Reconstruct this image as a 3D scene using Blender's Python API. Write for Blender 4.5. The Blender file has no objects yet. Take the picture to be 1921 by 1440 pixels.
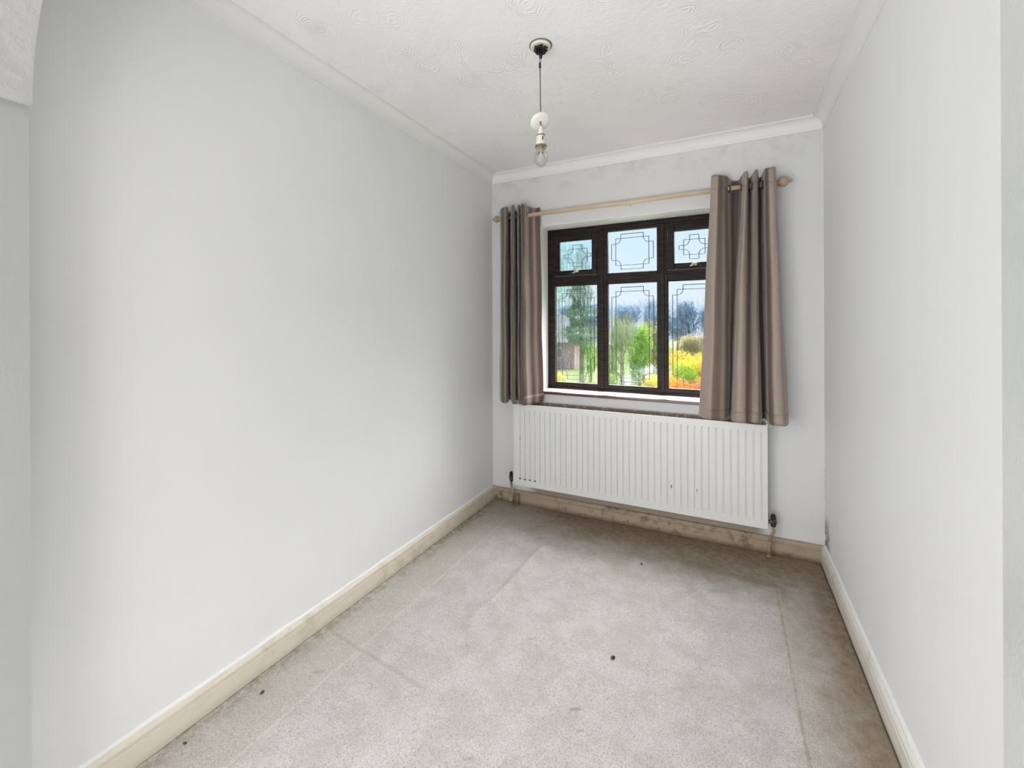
import bpy, bmesh, math, random
from mathutils import Vector, Matrix, noise

# ------------------------------------------------------------------ camera
SC = bpy.context.scene
COL = SC.collection
YAW, ROLL, FPX = 0.4607, -0.0042, 812.5
Rv = Vector((math.cos(YAW), math.sin(YAW), 0)); Fv = Vector((-math.sin(YAW), math.cos(YAW), 0)); Uv = Vector((0, 0, 1))
R2 = Rv*math.cos(ROLL) + Uv*math.sin(ROLL); U2 = -Rv*math.sin(ROLL) + Uv*math.cos(ROLL)
cd = bpy.data.cameras.new('camera'); cam = bpy.data.objects.new('camera', cd); COL.objects.link(cam)
m = Matrix.Identity(4)
for i in range(3):
    m[i][0] = R2[i]; m[i][1] = U2[i]; m[i][2] = -Fv[i]
m[0][3], m[1][3], m[2][3] = 0, 0, 1.28
cam.matrix_world = m
cd.sensor_width = 36; cd.lens = FPX/1921*36; cd.shift_y = (610-720)/1921
cd.clip_start = .02; cd.clip_end = 400
SC.camera = cam

# ------------------------------------------------------------------ light
SC.view_settings.view_transform = 'Standard'; SC.view_settings.look = 'None'
SC.view_settings.gamma = 1; SC.view_settings.use_curve_mapping = False
SC.view_settings.exposure = 0.06
W = bpy.data.worlds.new('sky'); SC.world = W; W.use_nodes = True
wn = W.node_tree; wn.nodes.clear()
tc = wn.nodes.new('ShaderNodeTexCoord'); sx = wn.nodes.new('ShaderNodeSeparateXYZ')
rp = wn.nodes.new('ShaderNodeValToRGB'); bg = wn.nodes.new('ShaderNodeBackground'); wo = wn.nodes.new('ShaderNodeOutputWorld')
wn.links.new(tc.outputs['Generated'], sx.inputs[0]); wn.links.new(sx.outputs['Z'], rp.inputs[0])
wn.links.new(rp.outputs[0], bg.inputs[0]); wn.links.new(bg.outputs[0], wo.inputs[0])
e = rp.color_ramp.elements
e[0].position = 0.0; e[0].color = (.74, .82, .92, 1)
e[1].position = 0.9; e[1].color = (.42, .66, .95, 1)
k = e.new(.22); k.color = (.60, .80, .95, 1)
bg.inputs[1].default_value = 1.08

def lamp(name, kind, loc, rot, energy, **kw):
    d = bpy.data.lights.new(name, kind); d.energy = energy
    for a, v in kw.items(): setattr(d, a, v)
    o = bpy.data.objects.new(name, d); COL.objects.link(o); o.location = loc; o.rotation_euler = rot
    return o
# high sun behind thin bright haze, in front of the window wall
lamp('hazy_sun', 'SUN', (0, 20, 20), (math.radians(-41), 0, math.radians(-8)), 29, angle=math.radians(72), color=(1, .975, .965))
# added fill lamps on the landing, out of view behind the camera
def aimed(name, loc, target, energy, sx_, sy_, color):
    o = lamp(name, 'AREA', loc, (0, 0, 0), energy, shape='RECTANGLE', size=sx_, size_y=sy_, color=color)
    o.rotation_euler = (Vector(target)-Vector(loc)).to_track_quat('-Z', 'Y').to_euler(); return o
aimed('landing_fill_right', (1.25, -.95, 1.30), (-1.5, 1.7, 1.35), 5, 1.3, 1.7, (1, .995, .985))
aimed('landing_fill_left', (-1.90, -.95, 1.30), (.45, 1.6, 1.35), 38, 1.1, 1.7, (1, .995, .985))
aimed('landing_fill_low', (-.6, -1.3, .45), (-.6, 1.4, 2.39), 42, 1.6, .8, (1, .995, .985))

# ------------------------------------------------------------------ helpers
def props(o, label=None, cat=None, group=None, kind=None):
    if label: o['label'] = label
    if cat: o['category'] = cat
    if group: o['group'] = group
    if kind: o['kind'] = kind
    return o
def link_mesh(name, bm, mat, parent=None, smooth=False, normals=True, **kw):
    me = bpy.data.meshes.new(name)
    if normals: bmesh.ops.recalc_face_normals(bm, faces=bm.faces)
    bm.to_mesh(me); bm.free()
    mats = mat if isinstance(mat, (list, tuple)) else [mat]
    for x in mats: me.materials.append(x)
    if smooth:
        for p in me.polygons: p.use_smooth = True
    o = bpy.data.objects.new(name, me); COL.objects.link(o)
    if parent is not None:
        o.parent = parent
        pl = Vector(parent.location)
        if parent.parent: pl += Vector(parent.parent.location)
        o.location = -pl   # meshes are given in world coordinates
    return props(o, **kw)
def empty(name, loc, **kw):
    o = bpy.data.objects.new(name, None); COL.objects.link(o); o.location = loc; o.empty_display_size = .05
    return props(o, **kw)
def box(bm, x0, x1, y0, y1, z0, z1, bev=0):
    r = bmesh.ops.create_cube(bm, size=1)
    for v in r['verts']:
        v.co = Vector(((x0+x1)/2 + v.co.x*(x1-x0), (y0+y1)/2 + v.co.y*(y1-y0), (z0+z1)/2 + v.co.z*(z1-z0)))
    if bev:
        es = list({e for v in r['verts'] for e in v.link_edges})
        bmesh.ops.bevel(bm, geom=es, offset=bev, segments=2, affect='EDGES', profile=.6)
def bx(*a, **k):
    bm = bmesh.new(); box(bm, *a, **k); return bm
def tube(bm, pts, r, seg=10, cap=True):
    pts = [Vector(p) for p in pts]; rings = []
    rs = r if isinstance(r, (list, tuple)) else [r]*len(pts)
    prev = None
    for i, p in enumerate(pts):
        d = (pts[min(i+1, len(pts)-1)] - pts[max(i-1, 0)]).normalized()
        a = prev if prev is not None else (Vector((0, 0, 1)) if abs(d.z) < .9 else Vector((1, 0, 0)))
        u = (a - d*a.dot(d)).normalized(); w = d.cross(u); prev = u
        rings.append([bm.verts.new(p + (u*math.cos(t)+w*math.sin(t))*rs[i]) for t in [2*math.pi*k/seg for k in range(seg)]])
    for A, B in zip(rings, rings[1:]):
        for k in range(seg): bm.faces.new((A[k], A[(k+1) % seg], B[(k+1) % seg], B[k]))
    if cap:
        bm.faces.new(rings[0]); bm.faces.new(rings[-1])
def lathe(bm, prof, origin=(0, 0, 0), axis=(0, 0, 1), seg=24):
    """prof: list of (radius, height along axis)"""
    ax = Vector(axis).normalized(); q = ax.to_track_quat('Z', 'Y'); o = Vector(origin); rings = []
    for r, h in prof:
        if r < 1e-5: rings.append([bm.verts.new(o + q @ Vector((0, 0, h)))])
        else: rings.append([bm.verts.new(o + q @ Vector((r*math.cos(t), r*math.sin(t), h))) for t in [2*math.pi*k/seg for k in range(seg)]])
    for A, B in zip(rings, rings[1:]):
        for k in range(seg):
            j = (k+1) % seg
            if len(A) == 1 and len(B) == 1: continue
            if len(A) == 1: bm.faces.new((A[0], B[k], B[j]))
            elif len(B) == 1: bm.faces.new((A[k], A[j], B[0]))
            else: bm.faces.new((A[k], A[j], B[j], B[k]))
def catmull(pts, n):
    """resample a polyline with a catmull rom spline to n points"""
    P = [Vector(p) for p in pts]; out = []
    for i in range(n):
        t = i/(n-1)*(len(P)-1); k = min(int(t), len(P)-2); u = t-k
        a, b, c, d = P[max(k-1, 0)], P[k], P[k+1], P[min(k+2, len(P)-1)]
        out.append(.5*((2*b) + (c-a)*u + (2*a-5*b+4*c-d)*u*u + (3*b-a-3*c+d)*u*u*u))
    return out

# node expression helper ------------------------------------------------
class E:
    def __init__(s, t, sock): s.t = t; s.s = sock
    def _m(s, op, o=None, c=None, clamp=False):
        n = s.t.nodes.new('ShaderNodeMath'); n.operation = op; n.use_clamp = clamp
        s.t.links.new(s.s, n.inputs[0])
        for i, v in ((1, o), (2, c)):
            if v is None: continue
            if isinstance(v, E): s.t.links.new(v.s, n.inputs[i])
            else: n.inputs[i].default_value = v
        return E(s.t, n.outputs[0])
    def __add__(s, o): return s._m('ADD', o)
    def __sub__(s, o): return s._m('SUBTRACT', o)
    def __mul__(s, o): return s._m('MULTIPLY', o)
    def abs(s): return s._m('ABSOLUTE')
    def max(s, o): return s._m('MAXIMUM', o)
    def min(s, o): return s._m('MINIMUM', o)
    def sin(s): return s._m('SINE')
    def pow(s, o): return s._m('POWER', o)
    def sat(s): return s._m('ADD', 0.0, clamp=True)
    def step(s, a, b, lo=0.0, hi=1.0):
        n = s.t.nodes.new('ShaderNodeMapRange'); n.interpolation_type = 'SMOOTHSTEP'
        s.t.links.new(s.s, n.inputs[0])
        for i, v in enumerate((a, b, lo, hi)): n.inputs[i+1].default_value = v
        return E(s.t, n.outputs[0])
class Mat:
    def __init__(s, name, col=(.8, .8, .8), rough=.6, spec=.5, metal=0.0):
        s.m = bpy.data.materials.new(name); s.m.use_nodes = True; s.t = s.m.node_tree
        s.b = s.t.nodes['Principled BSDF']
        s.b.inputs['Base Color'].default_value = (*col, 1); s.b.inputs['Roughness'].default_value = rough
        s.b.inputs['Specular IOR Level'].default_value = spec; s.b.inputs['Metallic'].default_value = metal
        s.c = s.t.nodes.new('ShaderNodeTexCoord'); s.geo = None
    def pos(s):
        if not s.geo: s.geo = s.t.nodes.new('ShaderNodeNewGeometry')
        return s.geo.outputs['Position']
    def xyz(s, src=None):
        n = s.t.nodes.new('ShaderNodeSeparateXYZ'); s.t.links.new(src or s.pos(), n.inputs[0])
        return [E(s.t, n.outputs[i]) for i in range(3)]
    def vec(s, scale=(1, 1, 1), src=None):
        n = s.t.nodes.new('ShaderNodeMapping'); n.inputs['Scale'].default_value = scale
        s.t.links.new(src or s.pos(), n.inputs['Vector']); return n.outputs[0]
    def noise(s, scale, detail=3, rough=.55, vec=None, dist=0, w=None):
        n = s.t.nodes.new('ShaderNodeTexNoise'); n.inputs['Scale'].default_value = scale
        n.inputs['Detail'].default_value = detail; n.inputs['Roughness'].default_value = rough
        n.inputs['Distortion'].default_value = dist
        s.t.links.new(vec or s.pos(), n.inputs['Vector']); return E(s.t, n.outputs[0])
    def voronoi(s, scale, vec=None, feature='F1'):
        n = s.t.nodes.new('ShaderNodeTexVoronoi'); n.feature = feature; n.inputs['Scale'].default_value = scale
        s.t.links.new(vec or s.pos(), n.inputs['Vector']); return n
    def mix(s, fac, a, b):  # a and b: colour tuples or expressions
        n = s.t.nodes.new('ShaderNodeMix'); n.data_type = 'RGBA'
        for v, i in ((a, 6), (b, 7)):
            if isinstance(v, E): s.t.links.new(v.s, n.inputs[i])
            else: n.inputs[i].default_value = (*v, 1)
        if isinstance(fac, E): s.t.links.new(fac.s, n.inputs[0])
        else: n.inputs[0].default_value = fac
        return E(s.t, n.outputs[2])
    def color(s, e): s.t.links.new(e.s, s.b.inputs['Base Color']); return s
    def rough(s, e): s.t.links.new(e.s, s.b.inputs['Roughness']); return s
    def bump(s, e, dist=.01, strength=1.0):
        n = s.t.nodes.new('ShaderNodeBump'); n.inputs['Distance'].default_value = dist; n.inputs['Strength'].default_value = strength
        s.t.links.new(e.s, n.inputs['Height']); s.t.links.new(n.outputs[0], s.b.inputs['Normal']); return s

# ------------------------------------------------------------------ room numbers
XL, XR, YB, HC = -1.568, .468, 2.832, 2.393
CV, CDR, SK, ST = .055, .064, .090, .021
YA0, YA1 = .30, .40                       # archway wall
AXL, AXR, SPR, AR = -1.443, .163, 1.79, .60
WX0, WX1, WZ0, WZ1 = -1.187, .033, .817, 1.980   # window opening
YF = 2.985                                # face of the window frame

# ------------------------------------------------------------------ materials
def wall_mat(name, col=(.80, .805, .81)):
    M = Mat(name, col, .55, .3)
    n = M.noise(1.3, 4, .6); n2 = M.noise(5.0, 3, .6, vec=M.vec((1, 1, .3)))
    f = (n*.75 + n2*.25).step(.35, .65)
    M.color(M.mix(f, tuple(c*.985 for c in col), tuple(min(c*1.01, .99) for c in col)))
    h = M.noise(140, 3) * .5 + M.noise(9, 3)
    M.bump(h, .0012, .25)
    return M
M_wall = wall_mat('white_emulsion').m
Mb = wall_mat('shaded_emulsion_window_wall', (.69, .695, .695))  # darker copy of the wall white, shade of this wall put into its colour
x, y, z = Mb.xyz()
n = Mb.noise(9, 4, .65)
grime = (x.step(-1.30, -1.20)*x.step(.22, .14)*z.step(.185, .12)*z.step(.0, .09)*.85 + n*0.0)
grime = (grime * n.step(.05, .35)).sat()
rad_top_band = x.step(-1.34, -1.31)*x.step(.20, .17)*z.step(.745, .730)*z.step(.60, .66)*Mb.noise(50, 4, .7).step(.30, .48)*.9  # broken darker band on the wall along the radiator top
grime = grime.max(rad_top_band)
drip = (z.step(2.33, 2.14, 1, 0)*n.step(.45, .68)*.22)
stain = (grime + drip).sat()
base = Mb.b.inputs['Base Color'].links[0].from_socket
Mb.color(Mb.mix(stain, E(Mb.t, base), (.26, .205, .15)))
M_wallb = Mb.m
Mr = wall_mat('white_emulsion_right_wall')
x, y, z = Mr.xyz(); n = Mr.noise(26, 4, .7); nn = Mr.noise(60, 3)
hole = y.step(2.67, 2.78)*z.step(.30, .16)*z.step(.05, .10)*n.step(.36, .50)
crack = y.step(2.815, 2.83)*z.step(.62, .5)*nn.step(.48, .6)*.7
base = Mr.b.inputs['Base Color'].links[0].from_socket
Mr.color(Mr.mix((hole+crack).sat(), E(Mr.t, base), (.22, .20, .16)))
M_wallr = Mr.m
# swirled textured ceiling
Mc = Mat('swirled_ceiling_plaster', (.86, .85, .855), .6, .25)
dn = Mc.t.nodes.new('ShaderNodeTexNoise'); dn.inputs['Scale'].default_value = 7
Mc.t.links.new(Mc.pos(), dn.inputs['Vector'])
mv = Mc.t.nodes.new('ShaderNodeVectorMath'); mv.operation = 'MULTIPLY_ADD'; mv.inputs[1].default_value = (.11, .11, .11)
Mc.t.links.new(dn.outputs['Color'], mv.inputs[0]); Mc.t.links.new(Mc.pos(), mv.inputs[2])
v = Mc.voronoi(6.5, mv.outputs[0]); dist = E(Mc.t, v.outputs['Distance'])
rings = (dist*95.0).sin() * dist.step(.62, .30) * Mc.noise(5, 3).step(.42, .6)
hgt = rings*.5 + Mc.noise(38, 4, .7)*1.1
Mc.bump(hgt, .0055, .40)
Mc.color(Mc.mix(Mc.noise(2.2, 4).step(.35, .65), (.835, .82, .825), (.88, .865, .87)))
M_ceil = Mc.m
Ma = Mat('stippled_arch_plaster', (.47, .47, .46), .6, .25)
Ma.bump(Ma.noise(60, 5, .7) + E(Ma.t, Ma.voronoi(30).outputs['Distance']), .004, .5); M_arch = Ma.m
M_reveal = Mat('satin_shaded_reveal', (.40, .41, .40), .26, .9)  # base colour greyed to stand for the shade on the arch sides
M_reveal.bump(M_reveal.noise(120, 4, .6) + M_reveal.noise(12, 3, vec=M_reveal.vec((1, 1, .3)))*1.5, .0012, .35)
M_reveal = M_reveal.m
M_cove = Mat('coving_paint', (.80, .80, .79), .5, .3).m

def skirt_mat(name, col, dirt, amount, rough=.35):
    M = Mat(name, col, rough, .45)
    x, y, z = M.xyz()
    n = M.noise(16, 5, .7); n2 = M.noise(3.5, 3)
    low = z.step(.03, .0)*.5
    f = (n.step(.45, .70)*n2.step(.35, .6)*amount + low*amount*1.2 + (y.step(2.2, 2.81))*amount*.35).sat()
    M.color(M.mix(f, col, dirt)); M.bump(M.noise(60, 4), .001, .5)
    return M.m
M_sk_left = skirt_mat('cream_gloss', (.70, .645, .545), (.40, .32, .21), .45)
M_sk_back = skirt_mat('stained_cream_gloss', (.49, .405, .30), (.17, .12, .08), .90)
M_sk_right = skirt_mat('white_gloss', (.74, .72, .66), (.34, .27, .18), .45)
M_caulk = Mat('filler', (.82, .82, .81), .7, .2).m

# carpet ----------------------------------------------------------------
K = Mat('worn_beige_carpet', (.6, .56, .5), .95, .05)
x, y, z = K.xyz()
n1 = K.noise(2.3, 5, .65); n2 = K.noise(7, 5, .7); n3 = K.noise(30, 4, .7); n4 = K.noise(1.1, 3)
wob = (n2-.5)
speck = K.noise(360, 2, .7); speck2 = K.noise(165, 3, .8)
clean = K.mix(n2.step(.35, .65), (.55, .535, .51), (.655, .64, .62))
rug = x.step(-1.325, -1.300)*x.step(.215, .195)*y.step(2.50, 2.40)
clean = K.mix(rug*.0 + (rug*-1.0+1.0)*.55, clean, (.60, .565, .50))
# soiling along window wall and right hand wall
d_back = (y*-1.0 + 2.811) + wob*.32 + (n1-.5)*.30 - (x.step(-1.2, -.3)*.06)
back = d_back.step(.58, .03).pow(1.15)*((x.step(-1.34, -.95)*.45)+.55)
d_right = (x*-1.0 + .447) + wob*.20 + (n1-.5)*.25
right = d_right.step(.27, .0)*y.step(.8, 2.3, .70, 1.0)
d_left = (x+1.547) + wob*.10
left = d_left.step(.10, .0)*.55*n3.step(.35, .6)+d_left.step(.26, .0)*y.step(1.4, 2.6)*.35
dirt = back.max(right).max(left)
mott = n1.step(.50, .72)*n3.step(.40, .65)*.16 + n3.step(.60, .74)*n2.step(.48, .6)*.25
dirt = (dirt + mott).sat()
c = K.mix(dirt, clean, K.mix(n3.step(.38, .62)*.7, (.335, .25, .175), (.19, .13, .08)))
# old rug outline: right hand line, top band, left line
lr = (x - .209 + wob*.012).abs().step(.008, .002)*y.step(2.49, 2.44)*n3.step(.30, .6)*.50
lt = (y - 2.475 + (x-.1)*.06 + wob*.02).abs().step(.026, .018)*x.step(-.22, .02)*x.step(.225, .215)*.55
lr2 = (x - .235 + wob*.02).abs().step(.02, .008)*y.step(2.28, 2.35)*y.step(2.5, 2.44)*.35
ll = (x + 1.312 + wob*.006).abs().step(.010, .002)*y.step(2.62, 2.4)*.30
ls = (y - 1.262 + (x+1.25)*.12 + wob*.03).abs().step(.013, .003)*x.step(-.93, -1.05)*.30
c = K.mix((lr.max(lt).max(lr2)), c, (.27, .21, .14))
c = K.mix(ll, c, (.80, .78, .74))
c = K.mix(ls, c, (.33, .29, .24))
# scuffs
sv = K.noise(9, 5, .75, vec=K.vec((1.0, .35, 1)), dist=1.2)
c = K.mix((sv-.5).abs().step(.010, .0)*n1.step(.48, .6)*.40, c, (.38, .35, .31))
for sx_, sy_, r_, a_ in ((-.46, 1.385, .030, .75), (-.69, 1.09, .022, .5), (-.90, 2.36, .05, .35), (-.05, 2.30, .07, .30), (-.72, 1.62, .03, .4), (-.42, 1.32, .02, .5), (-1.36, 1.12, .03, .4), (-.16, 1.62, .035, .3)):
    dd = ((x-sx_)*.9 + (y-sy_)*.6).abs().max(((x-sx_)*-.6 + (y-sy_)*.9).abs()*3.0) + (n3-.5)*r_*1.6
    c = K.mix(dd.step(r_, r_*.3)*a_, c, (.30, .27, .24))
sv2 = K.noise(5.5, 6, .8, vec=K.vec((.5, 1.3, 1)), dist=1.6)
c = K.mix((sv2-.47).abs().step(.007, .0)*n3.step(.50, .62)*.55, c, (.30, .27, .235))
pile = (speck*.55 + speck2*.45)
c = K.mix(pile.step(.52, .38)*.75, c, (.30, .27, .22))
c = K.mix(pile.step(.56, .68)*.45, c, (.92, .90, .87))
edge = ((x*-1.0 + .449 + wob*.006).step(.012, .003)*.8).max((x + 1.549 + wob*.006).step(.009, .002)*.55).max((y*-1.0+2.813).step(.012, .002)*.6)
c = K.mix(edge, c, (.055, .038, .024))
K.color(c)
K.bump(pile*1.0 + n3*.6, .010, .75)
M_carpet = K.m

# woods, fabric, metals ---------------------------------------------------
Mw = Mat('dark_stained_hardwood', (.030, .020, .017), .42, .18)
g = Mw.noise(9, 4, .6, vec=Mw.vec((1, 1, 9))); Mw.color(Mw.mix(g.step(.35, .7), (.008, .005, .004), (.030, .019, .016)))
Mw.bump(g, .001, .4); M_frame = Mw.m
M_sill = Mat('glossy_mahogany_sill', (.075, .018, .014), .25, .5).m
M_tile = Mat('pink_white_sill_top', (.75, .66, .65), .25, .6).m
M_brass = Mat('dull_brass', (.62, .54, .38), .4, .5, .5).m
Mp = Mat('cream_painted_pole', (.62, .50, .35), .38, .4)
Mp.color(Mp.mix(Mp.noise(14, 3, vec=Mp.vec((.3, 3, 3))).step(.35, .7), (.66, .555, .405), (.54, .42, .28))); M_pole = Mp.m
M_finial = Mat('aged_wood_finial', (.40, .31, .22), .45, .4).m
def curtain_mat(name):
    M = Mat(name, (.3, .25, .2), .55, .35)
    u = M.c.outputs['UV']; uu, vv, _ = M.xyz(u)
    s1 = (uu*34.0).sin(); s2 = (uu*83.0 + 1.3).sin(); s3 = (uu*15.0+.6).sin()
    band = (s1*.45 + s2*.40 + s3*.30)
    c = M.mix(band.step(-.30, .40), (.165, .122, .097), (.43, .352, .30))
    c = M.mix(band.step(-.35, -.60)*.8, c, (.150, .098, .078))
    weave = M.noise(380, 2, .6, vec=M.vec((1, 1, .35)))
    c = M.mix(weave.step(.35, .7)*.30, c, (.20, .155, .125))
    M.color(c)
    M.bump(weave*.3 + M.noise(16, 4, .55, vec=M.vec((1, 1, .45)))*3.0, .004, .55)
    M.b.inputs['Sheen Weight'].default_value = .4; M.b.inputs['Sheen Roughness'].default_value = .4
    t = M.t; tr = t.nodes.new('ShaderNodeBsdfTranslucent'); t.links.new(c.s, tr.inputs[0])
    mx = t.nodes.new('ShaderNodeMixShader'); mx.inputs[0].default_value = .18
    out = [q for q in t.nodes if q.type == 'OUTPUT_MATERIAL'][0]
    t.links.new(M.b.outputs[0], mx.inputs[1]); t.links.new(tr.outputs[0], mx.inputs[2]); t.links.new(mx.outputs[0], out.inputs[0])
    return M.m
M_curt = curtain_mat('taupe_striped_curtain')
M_eye = Mat('brown_eyelet_metal', (.10, .075, .06), .35, .5, .6).m
Mrad = Mat('white_radiator_enamel', (.76, .765, .74), .33, .45)
Mrad.color(Mrad.mix(Mrad.noise(40, 4, .7).step(.66, .74)*.35, (.71, .715, .70), (.45, .40, .33))); M_rad = Mrad.m
M_dust = Mat('dusty_dark_fins', (.16, .135, .11), .8, .2).m
M_chip = Mat('rusty_chip', (.10, .075, .06), .8, .2).m
Mv = Mat('tarnished_valve_metal', (.10, .095, .075), .45, .5, .5); Mv.color(Mv.mix(Mv.noise(60, 3).step(.4, .65), (.035, .032, .026), (.20, .17, .11))); M_valve = Mv.m
Mpi = Mat('old_paint_pipe', (.30, .23, .14), .55, .4); Mpi.color(Mpi.mix(Mpi.noise(22, 4).step(.35, .65), (.34, .28, .19), (.13, .09, .055))); M_pipe = Mpi.m
M_white = Mat('yellowed_plastic', (.76, .74, .66), .4, .5).m
M_cup = Mat('white_plastic_cup', (.80, .77, .74), .4, .5).m
M_black = Mat('black_tape', (.008, .007, .008), .5, .4).m
M_cord = Mat('grey_brown_flex', (.13, .11, .095), .7, .3).m
M_chrome = Mat('tarnished_metal_ring', (.22, .19, .16), .35, .5, .6).m
def glass_mat(name, tint, bumpd, ref=.5):
    m = bpy.data.materials.new(name); m.use_nodes = True; t = m.node_tree; t.nodes.clear()
    out = t.nodes.new('ShaderNodeOutputMaterial'); tr = t.nodes.new('ShaderNodeBsdfTransparent'); tr.inputs[0].default_value = (*tint, 1)
    rf = t.nodes.new('ShaderNodeBsdfRefraction'); rf.inputs['IOR'].default_value = 1.06; rf.inputs['Roughness'].default_value = .0
    rf.inputs['Color'].default_value = (*tint, 1)
    gl = t.nodes.new('ShaderNodeBsdfGlossy'); gl.inputs['Roughness'].default_value = .05
    g = t.nodes.new('ShaderNodeNewGeometry'); mp = t.nodes.new('ShaderNodeMapping'); mp.inputs['Scale'].default_value = (1, 1, .15)
    t.links.new(g.outputs['Position'], mp.inputs[0])
    nz = t.nodes.new('ShaderNodeTexNoise'); nz.inputs['Scale'].default_value = 55; nz.inputs['Detail'].default_value = 3
    t.links.new(mp.outputs[0], nz.inputs['Vector'])
    b = t.nodes.new('ShaderNodeBump'); b.inputs['Distance'].default_value = bumpd*1.5; b.inputs['Strength'].default_value = 1
    t.links.new(nz.outputs[0], b.inputs['Height']); t.links.new(b.outputs[0], rf.inputs['Normal']); t.links.new(b.outputs[0], gl.inputs['Normal'])
    m1 = t.nodes.new('ShaderNodeMixShader'); m1.inputs[0].default_value = ref
    t.links.new(tr.outputs[0], m1.inputs[1]); t.links.new(rf.outputs[0], m1.inputs[2])
    m2 = t.nodes.new('ShaderNodeMixShader'); m2.inputs[0].default_value = .03
    t.links.new(m1.outputs[0], m2.inputs[1]); t.links.new(gl.outputs[0], m2.inputs[2]); t.links.new(m2.outputs[0], out.inputs[0])
    return m
M_glass = glass_mat('wavy_clear_glass', (.97, .985, .985), .010)
M_glass_teal = glass_mat('teal_obscured_glass', (.80, .95, .96), .035, .75)
M_lead = Mat('grey_lead_strip', (.07, .075, .08), .5, .4, .3).m
def bulb_glass():
    m = bpy.data.materials.new('bulb_glass'); m.use_nodes = True; t = m.node_tree; t.nodes.clear()
    out = t.nodes.new('ShaderNodeOutputMaterial'); tr = t.nodes.new('ShaderNodeBsdfTransparent'); tr.inputs[0].default_value = (.93, .93, .91, 1)
    gl = t.nodes.new('ShaderNodeBsdfGlossy'); gl.inputs['Roughness'].default_value = .04
    lw = t.nodes.new('ShaderNodeLayerWeight'); lw.inputs[0].default_value = .30
    mx = t.nodes.new('ShaderNodeMixShader'); mm = t.nodes.new('ShaderNodeMath'); mm.operation = 'MULTIPLY'; mm.inputs[1].default_value = .45; t.links.new(lw.outputs['Fresnel'], mm.inputs[0]); t.links.new(mm.outputs[0], mx.inputs[0])
    t.links.new(tr.outputs[0], mx.inputs[1]); t.links.new(gl.outputs[0], mx.inputs[2]); t.links.new(mx.outputs[0], out.inputs[0]); return m
M_bulb = bulb_glass()

# ------------------------------------------------------------------ setting
def struct(name, bm, mat, parent=None, **kw):
    return link_mesh(name, bm, mat, parent, kind=None if parent else 'structure', **kw)
# carpeted floor with a soft ruck in it
bm = bmesh.new()
RUCK = [Vector(p) for p in ((-.935, 2.30), (-.948, 2.15), (-.952, 1.95), (-.955, 1.80), (-.985, 1.66), (-.975, 1.57), (-.925, 1.49))]
def seg_d(p, a, b):
    ab = b-a; t = max(0, min(1, (p-a).dot(ab)/ab.dot(ab))); return (p-(a+ab*t)).length
def carpet_z(x, y):
    p = Vector((x, y)); d = min(seg_d(p, a, b) for a, b in zip(RUCK, RUCK[1:]))
    zz = .027*math.exp(-(d/.032)**2)
    d2 = seg_d(p, Vector((-1.54, 1.29)), Vector((-.98, 1.235))); zz += .002*math.exp(-(d2/.014)**2)
    d3 = abs(x-.209) if y < 2.47 else 1; zz += .0035*math.exp(-(d3/.012)**2)
    zz += .0015*(1/(1+math.exp(-(x+1.312)/.008)))*(1 if y < 2.5 else 0)*(1 if y > .3 else 0)
    zz += .0025*(noise.noise(Vector((x*7, y*7, 0)))+.5)
    return zz
NX, NY = 150, 240
x0, x1, y0, y1 = -2.3, 1.7, -1.9, YB+.001
g = [[None]*(NX+1) for _ in range(NY+1)]
def wy(j):
    t = j/NY
    return y0 + (.3-y0)*t/.1 if t < .1 else .3 + (y1-.3)*(t-.1)/.9
def wx(i):
    t = i/NX
    if t < .04: return x0 + (XL-x0)*t/.04
    if t > .96: return XR + (x1-XR)*(t-.96)/.04
    return XL + (XR-XL)*(t-.04)/.92
for j in range(NY+1):
    for i in range(NX+1):
        X, Y = wx(i), wy(j); g[j][i] = bm.verts.new((X, Y, carpet_z(X, Y)-.004))
for j in range(NY):
    for i in range(NX): bm.faces.new((g[j][i], g[j][i+1], g[j+1][i+1], g[j+1][i]))
for f in bm.faces:
    if f.normal.z < 0: f.normal_flip()
box(bm, x0, x1, y0, YB+.3, -.12, -.03)
struct('floor', bm, M_carpet, smooth=False)
for p in bpy.data.objects['floor'].data.polygons: p.use_smooth = len(p.vertices) == 4 and p.area < .02

struct('ceiling', bx(-2.4, 1.8, -1.95, YB+.28, HC, HC+.15), M_ceil)
struct('wall_left', bx(XL-.14, XL, YA1, YB+.28, -.03, HC), M_wall)
struct('wall_right', bx(XR, XR+.14, YA1, YB+.28, -.03, HC), M_wallr)
bm = bmesh.new()
# window wall as one skin with an opening (front, reveals, outside)
def wall_with_hole(bm, xa, xb, ya, yb, za, zb, hx0, hx1, hz0, hz1):
    box(bm, xa, hx0, ya, yb, za, zb); box(bm, hx1, xb, ya, yb, za, zb)
    box(bm, hx0, hx1, ya, yb, za, hz0); box(bm, hx0, hx1, ya, yb, hz1, zb)
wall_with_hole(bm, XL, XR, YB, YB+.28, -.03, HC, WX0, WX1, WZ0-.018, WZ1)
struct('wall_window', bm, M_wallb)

M_wreveal = Mat('window_lit_reveal_white', (.90, .90, .89), .4, .4).m  # paler than the wall, window light on the reveals put into the colour
struct('trim_window_reveal', bx(WX0, WX0+.003, YB-.001, YF, WZ0, WZ1), M_wreveal)
struct('trim_window_reveal', bx(WX1-.003, WX1, YB-.001, YF, WZ0, WZ1), M_wreveal)
struct('trim_window_reveal', bx(WX0, WX1, YB-.001, YF, WZ1-.003, WZ1), M_wreveal)
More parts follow.
